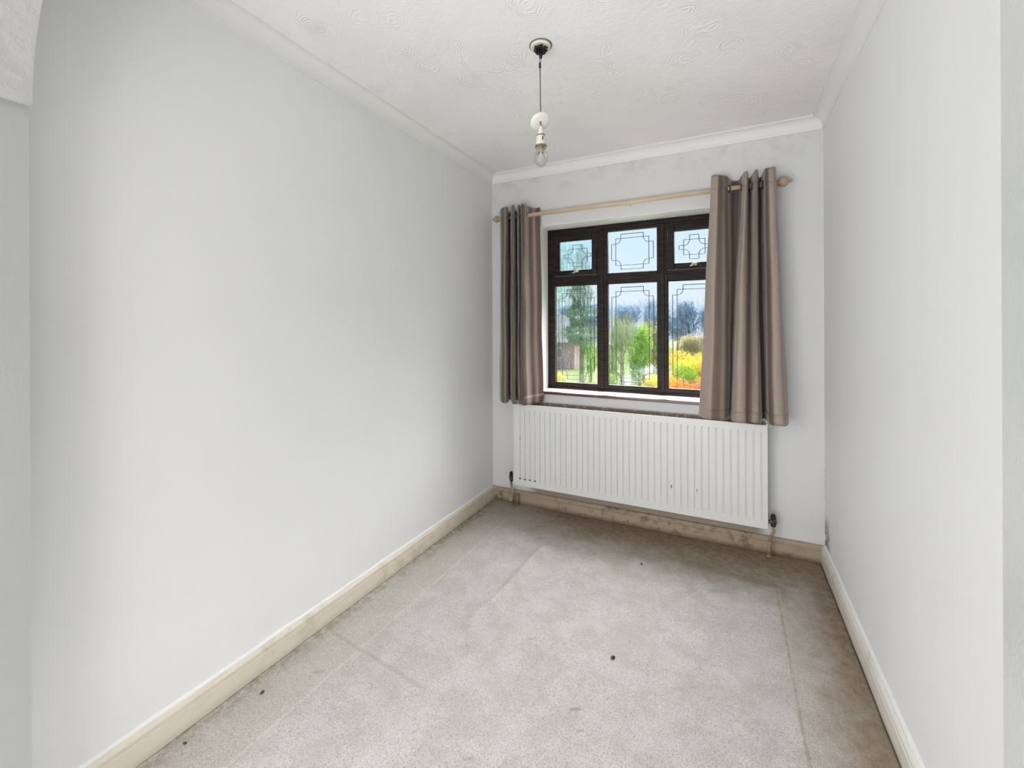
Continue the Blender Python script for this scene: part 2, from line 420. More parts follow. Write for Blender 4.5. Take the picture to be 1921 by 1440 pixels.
# archway wall between landing and room
bm = bmesh.new(); CX, AA = (AXL+AXR)/2, (AXR-AXL)/2
NA = 40
arc = [(CX - AA*math.cos(math.pi*k/NA), SPR + AR*math.sin(math.pi*k/NA)) for k in range(NA+1)]
def quad(bm, *p, mi=0):
    f = bm.faces.new([bm.verts.new(q) for q in p]); f.material_index = mi; return f
bm.faces.ensure_lookup_table()
for Yv in (YA0, YA1):
    quad(bm, (-2.2, Yv, -.03), (AXL, Yv, -.03), (AXL, Yv, HC), (-2.2, Yv, HC))
    quad(bm, (AXR, Yv, -.03), (1.6, Yv, -.03), (1.6, Yv, HC), (AXR, Yv, HC))
    for a, b in zip(arc, arc[1:]):
        quad(bm, (a[0], Yv, a[1]), (b[0], Yv, b[1]), (b[0], Yv, HC), (a[0], Yv, HC))
struct('wall_archway', bm, M_wall, normals=False)
# reveals: plastered sides (satin, shade put into the grey) and stippled arch soffit, 2 mm proud lip at the spring
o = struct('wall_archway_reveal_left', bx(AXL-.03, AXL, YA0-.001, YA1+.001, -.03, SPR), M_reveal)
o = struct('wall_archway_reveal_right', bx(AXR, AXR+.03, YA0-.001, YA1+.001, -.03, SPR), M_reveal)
bm = bmesh.new()
for a, b in zip(arc, arc[1:]):
    quad(bm, (a[0], YA0-.001, a[1]), (a[0], YA1+.001, a[1]), (b[0], YA1+.001, b[1]), (b[0], YA0-.001, b[1]))
bmesh.ops.remove_doubles(bm, verts=bm.verts, dist=1e-5)
bmesh.ops.solidify(bm, geom=bm.faces[:], thickness=-.02)
struct('trim_arch_soffit', bm, M_arch, smooth=False)
# landing shell
struct('wall_landing_left', bx(-2.35, -2.2, -1.9, YA0, -.03, HC), M_wall)
struct('wall_landing_right', bx(1.6, 1.75, -1.9, YA0, -.03, HC), M_wall)
struct('wall_landing_back', bx(-2.35, 1.75, -1.95, -1.8, -.03, HC), M_wall)

# coving ------------------------------------------------------------------
def sweep(name, prof, pts, mat, kind='structure'):
    """prof: (distance from wall, height); pts: corners (x, y) walking with the room on the right-hand side handled by given inward dirs"""
    bm = bmesh.new(); rows = []
    for (px, py, ix, iy) in pts:
        rows.append([bm.verts.new((px+ix*d, py+iy*d, h)) for d, h in prof])
    for A, B in zip(rows, rows[1:]):
        for k in range(len(prof)-1): bm.faces.new((A[k], A[k+1], B[k+1], B[k]))
    for r_ in (rows[0], rows[-1]): bm.faces.new(r_)
    return link_mesh(name, bm, mat, kind=kind)
cp = [(0, HC), (0, HC-CDR), (.005, HC-CDR), (.006, HC-CDR+.007)]
for k in range(9):
    t = k/8*math.pi/2
    cp.append((.006+(CV-.012)*(1-math.cos(t)), HC-CDR+.009+(CDR-.016)*math.sin(t)))
cp += [(CV-.005, HC-.005), (CV, HC-.005), (CV, HC)]
sweep('trim_1', cp, [(XL, YA1, 1, 0), (XL, YB, 1, -1)], M_cove)
sweep('trim_2', cp, [(XL, YB, 1, -1), (XR, YB, -1, -1)], M_cove)
sweep('trim_3', cp, [(XR, YB, -1, -1), (XR, YA1, -1, 0)], M_cove)
# skirting ------------------------------------------------------------------
sp = [(0, 0), (ST, 0), (ST, .062), (ST-.0045, .064), (ST-.0045, .067), (ST-.001, .069), (ST-.001, .078), (ST-.006, .086), (ST-.012, .089), (0, SK)]
sp = [(d, h-.006 if h == 0 else h) for d, h in sp]
sweep('baseboard_left', sp, [(XL, YA1, 1, 0), (XL, YB, 1, -1)], M_sk_left)
sweep('baseboard_back', sp, [(XL, YB, 1, -1), (XR, YB, -1, -1)], M_sk_back)
sweep('baseboard_right', sp, [(XR, YB, -1, -1), (XR, YA1, -1, 0)], M_sk_right)
# ragged filler bead on top of the side skirtings
def filler(name, xw, s, y0, y1, h=.006, seed=3):
    bm = bmesh.new(); rows = []; N = 90
    for i in range(N+1):
        Y = y0+(y1-y0)*i/N; r_ = .0035+.0028*noise.noise(Vector((Y*9, seed, 0)))
        hh = h+.006*max(0, noise.noise(Vector((Y*5, seed+4, 1))))
        rows.append([bm.verts.new(p) for p in ((xw, Y, SK-.004), (xw+s*(.008+r_), Y, SK-.004), (xw+s*(.003+r_), Y, SK+hh*.6), (xw, Y, SK+hh))])
    for A, B in zip(rows, rows[1:]):
        for k in range(3): bm.faces.new((A[k], A[k+1], B[k+1], B[k]))
    return link_mesh(name, bm, M_caulk, kind='structure', smooth=True)
filler('trim_4', XL, 1, YA1, 2.81)
filler('trim_5', XR, -1, YA1, 2.81, .010, 8)

# ------------------------------------------------------------------ window
win = empty('window_1', (-.577, YF, WZ0), kind='structure', label='dark-stained timber window of three leaded lights below three small ones')
V0, V1, V2, V3, V4, V5 = -1.137, -.812, -.745, -.409, -.347, -.017     # pane columns
Z0, Z1, Z2, Z3 = .860, 1.567, 1.634, 1.932                            # pane rows
FB = YF+.065
def member(*a, bev=.004): return link_mesh('window_frame', bx(*a, bev=bev), M_frame, win)
member(WX0, V0, YF, FB, .818, WZ1); member(V5, WX1, YF, FB, .818, WZ1)          # jambs
member(V0, V5, YF+.002, FB, .818, Z0); member(V0, V5, YF+.002, FB, Z3, WZ1)       # bottom rail, head
member(V1, V2, YF-.004, FB, Z0, Z3); member(V3, V4, YF-.004, FB, Z0, Z3)        # mullions
for a, b in ((V0, V1), (V2, V3), (V4, V5)): member(a, b, YF, FB, Z1, Z2)         # transom
for a, b in ((V1, V2), (V3, V4)): member((a+b)/2-.013, (a+b)/2+.013, YF-.012, YF, Z0-.01, Z3+.01, bev=.004)
member(V0, V5, YF-.008, YF+.001, (Z1+Z2)/2-.012, (Z1+Z2)/2+.012, bev=.004)
member(V0-.02, V5+.02, YF-.008, YF+.003, Z3+.014, Z3+.030, bev=.003)
member(WX0+.01, WX1-.01, YF-.014, YF+.004, .818, .832, bev=.003)                   # bottom bead
# glazing beads round the fixed lights
def ring_frame(name, xa, xb, za, zb, w, ya, yb, parent, bev=.002, mat=None):
    bm = bmesh.new()
    box(bm, xa, xa+w, ya, yb, za, zb, bev); box(bm, xb-w, xb, ya, yb, za, zb, bev)
    box(bm, xa+w, xb-w, ya, yb, za, za+w, bev); box(bm, xa+w, xb-w, ya, yb, zb-w, zb, bev)
    return link_mesh(name, bm, mat or M_frame, parent)
def lead(pane, xa, xb, za, zb, yg, i=.054, t=.028, r=.036, w=.0022):
    bm = bmesh.new()
    def ln(p, q):
        tube(bm, [(p[0], yg-.001, p[1]), (q[0], yg-.001, q[1])], w, 6)
    L, Rr, B, T = xa+i, xb-i, za+i, zb-i
    ln((L, B), (Rr, B)); ln((L, T), (Rr, T)); ln((L, B), (L, T)); ln((Rr, B), (Rr, T))
    for zz, s in ((T, 1), (B, -1)):
        ln((L+r, zz), (L+r, zz+s*t)); ln((Rr-r, zz), (Rr-r, zz+s*t)); ln((L+r, zz+s*t), (Rr-r, zz+s*t))
    for xx, s in ((L, -1), (Rr, 1)):
        ln((xx, T-r), (xx+s*t, T-r)); ln((xx, B+r), (xx+s*t, B+r)); ln((xx+s*t, T-r), (xx+s*t, B+r))
    for (cx, cz, sx_, sz_) in ((L, T, 1, -1), (Rr, T, -1, -1), (L, B, 1, 1), (Rr, B, -1, 1)):
        tube(bm, [(cx+sx_*r*math.cos(a), yg-.001, cz+sz_*r*math.sin(a)) for a in [math.pi/2*k/8 for k in range(9)]], w, 6)
    link_mesh('lead_pattern', bm, M_lead, pane)
def pane(xa, xb, za, zb, yg, mat=None, **kw):
    bm = bmesh.new(); quad(bm, (xa-.004, yg, za-.004), (xb+.004, yg, za-.004), (xb+.004, yg, zb+.004), (xa-.004, yg, zb+.004))
    p = link_mesh('pane', bm, mat or M_glass, win, normals=False)
    if kw.get('label'): p['label'] = kw['label']
    lead(p, xa, xb, za, zb, yg); return p
YG = YF+.022
for a, b in ((V0, V1), (V2, V3), (V4, V5)):
    ring_frame('glazing_bead', a-.001, b+.001, Z0-.001, Z1+.001, .006, YF+.006, YF+.018, win)
    pane(a+.003, b-.003, Z0+.003, Z1-.003, YG)
ring_frame('glazing_bead', V2-.001, V3+.001, Z2-.001, Z3+.001, .006, YF+.006, YF+.018, win)
pane(V2+.003, V3-.003, Z2+.003, Z3-.003, YG)
# top hung vents
for n_, (a, b, pa, pb) in enumerate(((V0, V1, -1.086, -.837), (V4, V5, -.303, -.068))):
    s_ = ring_frame('vent_sash', a+.003, b-.003, Z2+.003, Z3-.004, .040 if n_ else .036, YF-.010, YF+.04, win, .005)
    if n_ == 0:
        ring_frame('sash_moulding', pa-.016, pb+.016, 1.663, 1.897, .013, YF-.004, YF+.02, s_, .003)
    else:
        ring_frame('sash_moulding', pa-.016, pb+.016, 1.663, 1.897, .013, YF-.004, YF+.02, s_, .003)
    pane(pa, pb, 1.677, 1.882, YG-.004, M_glass_teal if n_ == 0 else M_glass, label='pale teal obscured glass pane' if n_ == 0 else None)
    cx = (pa+pb)/2+.005
    bm = bmesh.new()
    box(bm, cx-.020, cx+.012, YF-.022, YF-.010, 1.656, 1.668, .002)
    tube(bm, [(cx-.012, YF-.024, 1.664), (cx+.004, YF-.030, 1.668), (cx+.030, YF-.032, 1.672)], [.005, .0045, .004], 8)
    tube(bm, [(cx-.030, YF-.026, 1.652), (cx-.008, YF-.026, 1.656)], .004, 8)
    link_mesh('stay_handle', bm, M_brass, s_, smooth=True, label='small dull brass stay handle')
# sill board
bm = bx(WX0+.001, WX1-.001, YB-.018, YF+.004, .8175, .8195)
link_mesh('sill_top', bm, M_tile, win, label='pale pinkish laminate top of the window board')
bm = bx(WX0-.03, WX1+.03, YB-.024, YF+.004, .799, .818, bev=.004)
link_mesh('window_sill', bm, M_sill, win, label='glossy mahogany window board')

# ------------------------------------------------------------------ radiator
RX0, RX1, RY, RZ0, RZ1 = -1.350, .190, 2.736, .160, .728
rad = empty('radiator', (-.58, 2.77, RZ0), label='long white flat-topped panel radiator below the window', cat='radiator')
bm = bmesh.new(); P = 40; mx0, mx1 = RX0+.020, RX1-.018; pitch = (mx1-mx0)/P
xs = [(RX0, 0)]
for k in range(P):
    a = mx0 + k*pitch
    xs += [(a+.000, 0), (a+pitch*.76, 0), (a+pitch*.80, 1), (a+pitch*.94, 1)]
xs += [(mx1, 0), (RX1, 0)]
zs = [(RZ0, 0), (RZ0+.036, 0), (RZ0+.046, .6), (RZ0+.054, 1), (RZ1-.052, 1), (RZ1-.044, .6), (RZ1-.036, 0), (RZ1, 0)]
G = [[bm.verts.new((xx, RY + .0065*a*b, zz)) for xx, a in xs] for zz, b in zs]
for A, B in zip(G, G[1:]):
    for i in range(len(xs)-1): bm.faces.new((A[i], A[i+1], B[i+1], B[i]))
# folded edges back
bk = [bm.verts.new((xx, RY+.012, zz)) for xx, zz in ((RX0, RZ0), (RX1, RZ0), (RX1, RZ1), (RX0, RZ1))]
bm.faces.new((bk[0], bk[1]) + tuple(reversed(G[0]))) if False else None
quad(bm, (RX0, RY, RZ1), (RX1, RY, RZ1), (RX1, RY+.012, RZ1), (RX0, RY+.012, RZ1))
quad(bm, (RX0, RY, RZ0), (RX1, RY, RZ0), (RX1, RY+.012, RZ0), (RX0, RY+.012, RZ0))
quad(bm, (RX0, RY, RZ0), (RX0, RY, RZ1), (RX0, RY+.012, RZ1), (RX0, RY+.012, RZ0))
quad(bm, (RX1, RY, RZ0), (RX1, RY, RZ1), (RX1, RY+.012, RZ1), (RX1, RY+.012, RZ0))
link_mesh('front_panel', bm, M_rad, rad, normals=False)
link_mesh('rear_panel', bx(RX0+.01, RX1-.01, 2.788, 2.800, RZ0, RZ1-.035, bev=.002), M_rad, rad)
bm = bmesh.new(); N = 150
row = [[bm.verts.new((RX0+.03+(RX1-RX0-.06)*i/N, 2.752 if i % 2 else 2.786, zz)) for i in range(N+1)] for zz in (RZ0+.03, RZ1-.010)]
for i in range(N): bm.faces.new((row[0][i], row[0][i+1], row[1][i+1], row[1][i]))
link_mesh('convector_fins', bm, M_dust, rad, kind='stuff')
link_mesh('side_cover', bx(RX1-.001, RX1+.007, RY-.001, 2.800, RZ0+.004, RZ1+.008, bev=.002), M_rad, rad)
link_mesh('side_cover', bx(RX0-.004, RX0+.001, RY, 2.800, RZ0+.004, RZ1), M_rad, rad)
bm = bmesh.new(); lathe(bm, [(0, 0), (.007, 0), (.007, .014), (.004, .016), (.004, .024), (0, .024)], (RX1+.007, 2.77, RZ1-.01), (1, 0, 0), 12)
tube(bm, [(RX1+.004, 2.755, RZ1+.01), (RX1+.004, 2.755, RZ1+.021)], .006, 8)
link_mesh('air_vent', bm, M_rad, rad)
for bxx in (-1.15, -.58, -.02):
    link_mesh('wall_bracket', bx(bxx, bxx+.03, 2.800, YB+.002, .22, .66), M_rad, rad)
for k, (cx, cz) in enumerate(((mx0+pitch*.80, .209), (mx0+pitch*1.80, .2085), (mx0+pitch*2.80, .208), (mx0+pitch*3.80, .208))):
    link_mesh('chipped_spot', bx(cx-.010, cx+.008, RY-.0008, RY+.0015, cz-.0035, cz+.0035, bev=.0006), M_chip, rad, label='rusty chipped dash on the lower edge')
for cx, cz, w, h in ((-.30, .315, .005, .020), (-.16, .315, .003, .016), (-1.30, .49, .006, .004)):
    link_mesh('chipped_spot', bx(cx-w/2, cx+w/2, RY-.0006, RY+.006, cz-h/2, cz+h/2, bev=.0005), M_chip, rad)

def valve(X, s, kind):
    e_ = empty('radiator_valve', (X, 2.765, 0), cat='valve',
        label='tarnished metal valve with a pipe and clip at the left end of the radiator' if s < 0 else 'tarnished metal valve with a stained pipe at the right end of the radiator')
    YV = 2.765
    bm = bmesh.new()
    lathe(bm, [(0, 0), (.010, 0), (.010, .012), (.013, .014), (.013, .024), (0, .024)], (X-s*.028, YV, .195), (s, 0, 0), 12)   # union nut
    lathe(bm, [(0, -.022), (.012, -.022), (.013, -.006), (.016, -.004), (.016, .014), (.011, .018), (0, .018)], (X, YV, .193), (0, 0, 1), 16)
    link_mesh('valve_body', bm, M_valve, e_, smooth=False)
    bm = bmesh.new()
    lathe(bm, [(0, 0), (.012, .0), (.013, .006), (.011, .022), (.006, .027), (0, .028)], (X, YV, .211), (0, 0, 1), 14)
    link_mesh('valve_head', bm, M_black, e_)
    bm = bmesh.new()
    tube(bm, [(X, YV, .175), (X+.002, YV, .14), (X-s*.010, YV-.004, .115), (X-s*.018, YV-.006, .09), (X-s*.020, YV-.006, .05), (X-s*.020, YV-.006, -.002)], .0075, 12)
    link_mesh('pipe', bm, M_pipe, e_, smooth=True)
    if s < 0:
        bm = bmesh.new(); tube(bm, [(X+.002+.011*math.cos(a), YV-.012, .045+.011*math.sin(a)) for a in [2*math.pi*k/16 for k in range(17)]], .0025, 8)
        link_mesh('pipe_clip', bm, M_brass, e_, smooth=True)
        bm = bmesh.new(); tube(bm, [(X+.045, YV+.01, -.002), (X+.045, YV+.01, .08)], .007, 10); link_mesh('pipe', bm, M_pipe, e_, smooth=True)
    else:
        bm = bmesh.new(); lathe(bm, [(0, 0), (.014, 0), (.015, .004), (.009, .010), (0, .010)], (X-s*.020, YV-.006, .001), (0, 0, 1), 14); link_mesh('pipe_collar', bm, M_pipe, e_)
valve(-1.384, -1, 0)
valve(.224, 1, 1)

# ------------------------------------------------------------------ curtain pole
PY, PZ = 2.752, 2.047
pole = empty('curtain_pole', (-.6, PY, PZ), label='cream wooden curtain pole with turned ball ends above the window', cat='curtain pole')
bm = bmesh.new(); tube(bm, [(-1.462, PY, PZ-.002), (-.6, PY, PZ), (.240, PY, PZ+.004)], .0135, 20)
link_mesh('pole_rod', bm, M_pole, pole, smooth=True)
fp = [(0, -.012), (.013, -.012), (.015, -.006), (.013, 0), (.012, .004), (.020, .010), (.026, .020), (.0285, .031), (.026, .042), (.019, .051), (.011, .055), (.010, .059), (.007, .066), (.004, .075), (0, .078)]
bm = bmesh.new(); lathe(bm, [(r*.85, h*.8) for r, h in fp], (-1.462, PY, PZ-.002), (-1, 0, 0), 24); link_mesh('finial', bm, M_finial, pole, smooth=True)
bm = bmesh.new(); lathe(bm, fp, (.244, PY, PZ+.004), (1, 0, 0), 24); link_mesh('finial', bm, M_finial, pole, smooth=True)
for bxx in (-1.452, -.552, .243):
    bm = bmesh.new()
    if bxx == -.552:
        tube(bm, [(bxx, PY-.003, PZ+.017), (bxx+.001, PY+.012, PZ+.012), (bxx, PY+.03, PZ+.002), (bxx, YB+.002, PZ-.004)], .003, 8)
        b2 = bmesh.new(); tube(b2, [(-.248, PY-.0137, PZ-.008), (-.248, PY-.0137, PZ+.008)], .0016, 6); link_mesh('screw', b2, M_brass, pole)
    else:
        tube(bm, [(bxx, PY, PZ), (bxx, YB+.002, PZ-.004)], .008, 10)
        lathe(bm, [(0, 0), (.020, 0), (.020, .006), (.012, .010), (0, .010)], (bxx, YB+.001, PZ-.004), (0, -1, 0), 16)
    link_mesh('pole_bracket', bm, M_brass if bxx == -.552 else M_pole, pole)

# ------------------------------------------------------------------ curtains
def curtain(name, top, bot, ztop, zbot, label, mid=None, seed=0, eyes=(), hem_drop=None):
    e_ = empty(name, ((top[0][0]+top[-1][0])/2, PY, 0), label=label, cat='curtain', group='curtains at the window')
    deep = lambda L: [(a, min(2.815, 2.752+(b-2.752)*1.45)) for a, b in L]
    top, bot = deep(top), deep(bot); mid = deep(mid) if mid else None
    n = 230; T = catmull([(a, b, 0) for a, b in top], n); B = catmull([(a, b, 0) for a, b in bot], n)
    Mi = catmull([(a, b, 0) for a, b in mid], n) if mid else None
    rows = 70; bm = bmesh.new(); uvl = bm.loops.layers.uv.new('UVMap'); V = []; U = []
    u = 0; ul = [0]
    for a, b in zip(B, B[1:]): u += (b-a).length; ul.append(u)
    for j in range(rows+1):
        v = j/rows; rr = []
        for i in range(n):
            s = v*v*(3-2*v)*.5 + v*.5
            if Mi:
                p = T[i].lerp(Mi[i], v/.5*(1)) if v < .5 else Mi[i].lerp(B[i], (v-.5)/.5)
                w_ = 1-abs(v-.5)*2; p = p.lerp(T[i].lerp(B[i], v), .35)
            else: p = T[i].lerp(B[i], s)
            amp = .010*min(1, v*2.2)
            nz = noise.noise(Vector((ul[i]*6+seed, v*3.2, seed))); n2 = noise.noise(Vector((ul[i]*16+seed, v*9+ul[i]*5, seed+5)))
            X = p.x + .006*nz*min(1, v*3); Y = p.y + amp*nz + .0035*n2*min(1, v*3)
            zt = ztop + .003*math.sin(ul[i]*40); zb = zbot + .004*noise.noise(Vector((ul[i]*5, seed, 2))) + (hem_drop(X) if hem_drop else 0)
            rr.append(bm.verts.new((X, Y, zt + (zb-zt)*v)))
        V.append(rr)
    for j in range(rows):
        for i in range(n-1):
            f = bm.faces.new((V[j][i], V[j+1][i], V[j+1][i+1], V[j][i+1]))
            for l, (jj, ii) in zip(f.loops, ((j, i), (j+1, i), (j+1, i+1), (j, i+1))): l[uvl].uv = (ul[ii], jj/rows)
    body = link_mesh('drape', bm, M_curt, e_, smooth=True, normals=False)
    sm = body.modifiers.new('thick', 'SOLIDIFY'); sm.thickness = .0022; sm.offset = 0
    # stitched hem and heading as slightly proud bands
    for nm, ja, jb in (('heading_band', 0, 4), ('hem', rows-3, rows)):
        bm = bmesh.new(); uvl = bm.loops.layers.uv.new('UVMap')
        co = [[vv.co.copy() for vv in body.data.vertices[j*n:(j+1)*n]] for j in range(ja, jb+1)]
        VV = [[bm.verts.new(c) for c in r_] for r_ in co]
        for j in range(len(VV)-1):
            for i in range(n-1):
                f = bm.faces.new((VV[j][i], VV[j+1][i], VV[j+1][i+1], VV[j][i+1]))
                for l, ii in zip(f.loops, (i, i, i+1, i+1)): l[uvl].uv = (ul[ii], .5)
        o = link_mesh(nm, bm, M_curt, e_, smooth=True, normals=False)
        sm = o.modifiers.new('thick', 'SOLIDIFY'); sm.thickness = .0042; sm.offset = 0
    for ex, ny, nx in eyes:
        bm = bmesh.new(); nrm = Vector((nx, ny, 0)).normalized(); q = nrm.to_track_quat('Z', 'Y')
        tor = []
        for k in range(20):
            a = 2*math.pi*k/20
            tor.append([bm.verts.new(Vector((ex, PY, PZ)) + q @ Vector(((.0195+.004*math.cos(b))*math.cos(a), (.0195+.004*math.cos(b))*math.sin(a), .004*math.sin(b)))) for b in [2*math.pi*c/8 for c in range(8)]])
        for k in range(20):
            for c_ in range(8): bm.faces.new((tor[k][c_], tor[k][(c_+1) % 8], tor[(k+1) % 20][(c_+1) % 8], tor[(k+1) % 20][c_]))
        link_mesh('eyelet', bm, M_eye, e_, smooth=True)
    return e_
TL = [(-1.46, 2.765), (-1.447, 2.715), (-1.42, 2.70), (-1.400, 2.72), (-1.393, 2.77), (-1.385, 2.80), (-1.372, 2.77), (-1.365, 2.71), (-1.350, 2.695), (-1.338, 2.75), (-1.330, 2.80), (-1.322, 2.79), (-1.317, 2.73), (-1.310, 2.695), (-1.302, 2.72), (-1.298, 2.765), (-1.293, 2.71), (-1.285, 2.690), (-1.272, 2.705), (-1.250, 2.742), (-1.200, 2.780), (-1.148, 2.792)]
BL = [(-1.465, 2.765), (-1.452, 2.705), (-1.425, 2.690), (-1.405, 2.72), (-1.398, 2.77), (-1.390, 2.795), (-1.378, 2.77), (-1.370, 2.70), (-1.350, 2.685), (-1.335, 2.74), (-1.328, 2.79), (-1.321, 2.79), (-1.316, 2.73), (-1.308, 2.69), (-1.300, 2.71), (-1.296, 2.75), (-1.290, 2.70), (-1.276, 2.680), (-1.258, 2.690), (-1.235, 2.715), (-1.185, 2.748), (-1.128, 2.785)]
SH = lambda L: [(a*(2.752+(b-2.752)*1.45)/2.752, b) for a, b in L]
curtain('curtain', SH(TL), SH(BL), 2.104, .747, 'short taupe striped eyelet curtain drawn to the left of the window', seed=2.3,
        eyes=((-1.396, .25, 1), (-1.368, -.2, 1), (-1.338, .2, 1), (-1.311, -.2, 1), (-1.252, .75, 1)), hem_drop=lambda X: -.006+.03*max(0, (X+1.20))*4)
TR = [(-.075, 2.700), (-.045, 2.690), (-.010, 2.715), (.010, 2.755), (.035, 2.800), (.062, 2.800), (.080, 2.750), (.088, 2.705), (.098, 2.695), (.106, 2.730), (.112, 2.790), (.124, 2.800), (.132, 2.75), (.140, 2.70), (.149, 2.700), (.155, 2.75), (.162, 2.80), (.176, 2.80), (.183, 2.74), (.190, 2.698), (.212, 2.690), (.232, 2.705), (.239, 2.760)]
MR = [(-.112, 2.725), (-.070, 2.690), (-.010, 2.700), (.018, 2.745), (.030, 2.785), (.040, 2.780), (.046, 2.735), (.052, 2.700), (.068, 2.685), (.085, 2.685), (.100, 2.700), (.112, 2.715), (.122, 2.700), (.132, 2.688), (.142, 2.690), (.152, 2.740), (.160, 2.790), (.176, 2.795), (.184, 2.74), (.194, 2.698), (.225, 2.685), (.255, 2.700), (.266, 2.755)]
BR = [(-.148, 2.735), (-.090, 2.688), (-.020, 2.690), (.002, 2.725), (.010, 2.765), (.018, 2.765), (.024, 2.725), (.030, 2.690), (.055, 2.675), (.080, 2.678), (.098, 2.695), (.112, 2.700), (.125, 2.690), (.142, 2.682), (.158, 2.690), (.168, 2.735), (.173, 2.780), (.188, 2.785), (.196, 2.73), (.206, 2.690), (.240, 2.675), (.276, 2.690), (.292, 2.745)]
curtain('curtain', TR, BR, 2.112, .750, 'wide taupe striped eyelet curtain drawn over the right of the window', mid=MR, seed=7.7,
        eyes=((.008, .8, 1), (.081, -.4, 1), (.109, .3, 1), (.132, -.3, 1), (.156, .3, 1), (.182, -.3, 1)))

# ------------------------------------------------------------------ pendant light
LX, LY = -.660, 1.596
pen = empty('pendant_light', (LX, LY, 2.3), label='bare pendant bulb on a thin cord with an open ceiling rose and slipped white cup', cat='pendant light')
bm = bmesh.new(); lathe(bm, [(0, -.012), (.037, -.012), (.040, -.009), (.041, -.001), (0, -.001)][::-1], (LX, LY, HC+.001), (0, 0, 1), 40); link_mesh('ceiling_rose', bm, M_white, pen)
bm = bmesh.new(); tube(bm, [(LX+.043*math.cos(a), LY+.043*math.sin(a), HC-.002) for a in [2*math.pi*k/40 for k in range(41)]], .0025, 6); link_mesh('rose_rim', bm, M_chrome, pen, label='dark grimy rim of the ceiling rose')
bm = bmesh.new(); random.seed(5)
for k in range(26):
    a = random.uniform(0, 6.28); r_ = random.uniform(.004, .024); cz = HC-.016-random.uniform(0, .020)*(1-r_/.03)
    rr = bmesh.ops.create_icosphere(bm, subdivisions=1, radius=random.uniform(.004, .0085))
    bmesh.ops.translate(bm, vec=(LX+r_*math.cos(a), LY+r_*math.sin(a)*.9, cz), verts=rr['verts'])
tube(bm, [(LX, LY, HC-.03), (LX+.001, LY, HC-.052)], [.010, .005], 8)
for k in range(6):
    a = k*1.1; tube(bm, [(LX+.008*math.cos(a), LY+.008*math.sin(a), HC-.03), (LX+.026*math.cos(a+.3), LY+.026*math.sin(a+.3), HC-.022), (LX+.028*math.cos(a+1), LY+.028*math.sin(a+1), HC-.014)], .003, 6)
link_mesh('taped_wiring', bm, M_black, pen, smooth=True, label='messy knot of black taped wiring')
bm = bmesh.new()
tube(bm, [(LX-.005*Rv.x, LY-.005*Rv.y, HC-.035), (LX-.004, LY-.002, HC-.066), (LX-.003, LY, 2.310)], .0014, 6)
tube(bm, [(LX+.003, LY+.002, HC-.035), (LX+.001, LY, HC-.066), (LX-.002, LY, 2.310)], .0014, 6)
link_mesh('bare_wire', bm, M_chrome, pen)
bm = bmesh.new(); lathe(bm, [(0, .009), (.004, .008), (.0045, 0), (.003, -.003), (.005, -.006), (.004, -.013), (0, -.014)], (LX-.003, LY, 2.316), (0, 0, 1), 12); link_mesh('cord_knot', bm, M_black, pen, smooth=True)
bm = bmesh.new(); tube(bm, [(LX-.003, LY, 2.308), (LX-.002, LY, 2.22), (LX-.001, LY, 2.12), (LX, LY, 2.06)], .0024, 8); link_mesh('cord', bm, M_cord, pen)
tilt = (Rv*-.26 + Fv*.40 + Uv*.85).normalized()
bm = bmesh.new(); lathe(bm, [(.004, .014), (.018, .0135), (.032, .011), (.039, .004), (.0405, -.004), (.039, -.007), (.030, -.0085), (.016, -.010), (.006, -.0105), (.004, -.009)], (LX-.003*Rv.x, LY-.003*Rv.y, 2.092), tilt, 36)
link_mesh('rose_cover', bm, M_cup, pen, smooth=True, label='tilted white plastic rose cover slipped down the cord')
bm = bmesh.new(); lathe(bm, [(.0035, .072), (.006, .070), (.011, .050), (.0135, .038), (.0145, .036)], (LX, LY, 2.0), (0, 0, 1), 24); link_mesh('lamp_holder_cap', bm, M_white, pen, smooth=True)
bm = bmesh.new(); lathe(bm, [(.0150, .037), (.0165, .036), (.0165, .033), (.0150, .032)], (LX, LY, 2.0), (0, 0, 1), 24); link_mesh('holder_ring', bm, M_chrome, pen)
bm = bmesh.new(); lathe(bm, [(.0145, .033), (.0170, .030), (.0205, -.002), (.0225, -.006), (.0225, -.012), (.019, -.012), (.017, 0)], (LX, LY, 2.0), (0, 0, 1), 28); link_mesh('lamp_holder', bm, M_white, pen, smooth=True)
bm = bmesh.new(); lathe(bm, [(.0228, -.006), (.0235, -.007), (.0235, -.013), (.021, -.014)], (LX, LY, 2.0), (0, 0, 1), 28); link_mesh('holder_ring', bm, M_chrome, pen)
bm = bmesh.new(); q_ = Vector((LX, LY, 2.015)) - Fv*.0195 + Rv*.006
tube(bm, [q_+Vector((0, 0, .010)), q_, q_-Vector((0, 0, .006))-Rv*.002], [.0016, .0022, .0014], 6); link_mesh('holder_slot', bm, M_black, pen)
bm = bmesh.new(); lathe(bm, [(.0105, 0), (.0105, -.020), (.013, -.026)], (LX, LY, 1.990), (0, 0, 1), 20); link_mesh('bulb_cap', bm, M_brass, pen, smooth=True)
bp = [(.012, .0), (.015, -.012), (.021, -.022), (.0262, -.036), (.0275, -.050), (.0255, -.062), (.0195, -.072), (.010, -.078), (0, -.0795)]
bm = bmesh.new(); lathe(bm, bp, (LX, LY, 1.990), (0, 0, 1), 32); bulb = link_mesh('light_bulb', bm, M_bulb, pen, smooth=True, label='clear glass bulb, unlit')
bm = bmesh.new()
for k in range(4):
    a = k*math.pi/2+.5; tube(bm, [(LX+.005*math.cos(a), LY+.005*math.sin(a), 1.975), (LX+.009*math.cos(a), LY+.009*math.sin(a), 1.932)], .0014, 6)
tube(bm, [(LX, LY, 1.985), (LX, LY, 1.955)], [.005, .003], 8)
link_mesh('filament', bm, M_cup, bulb, smooth=True)

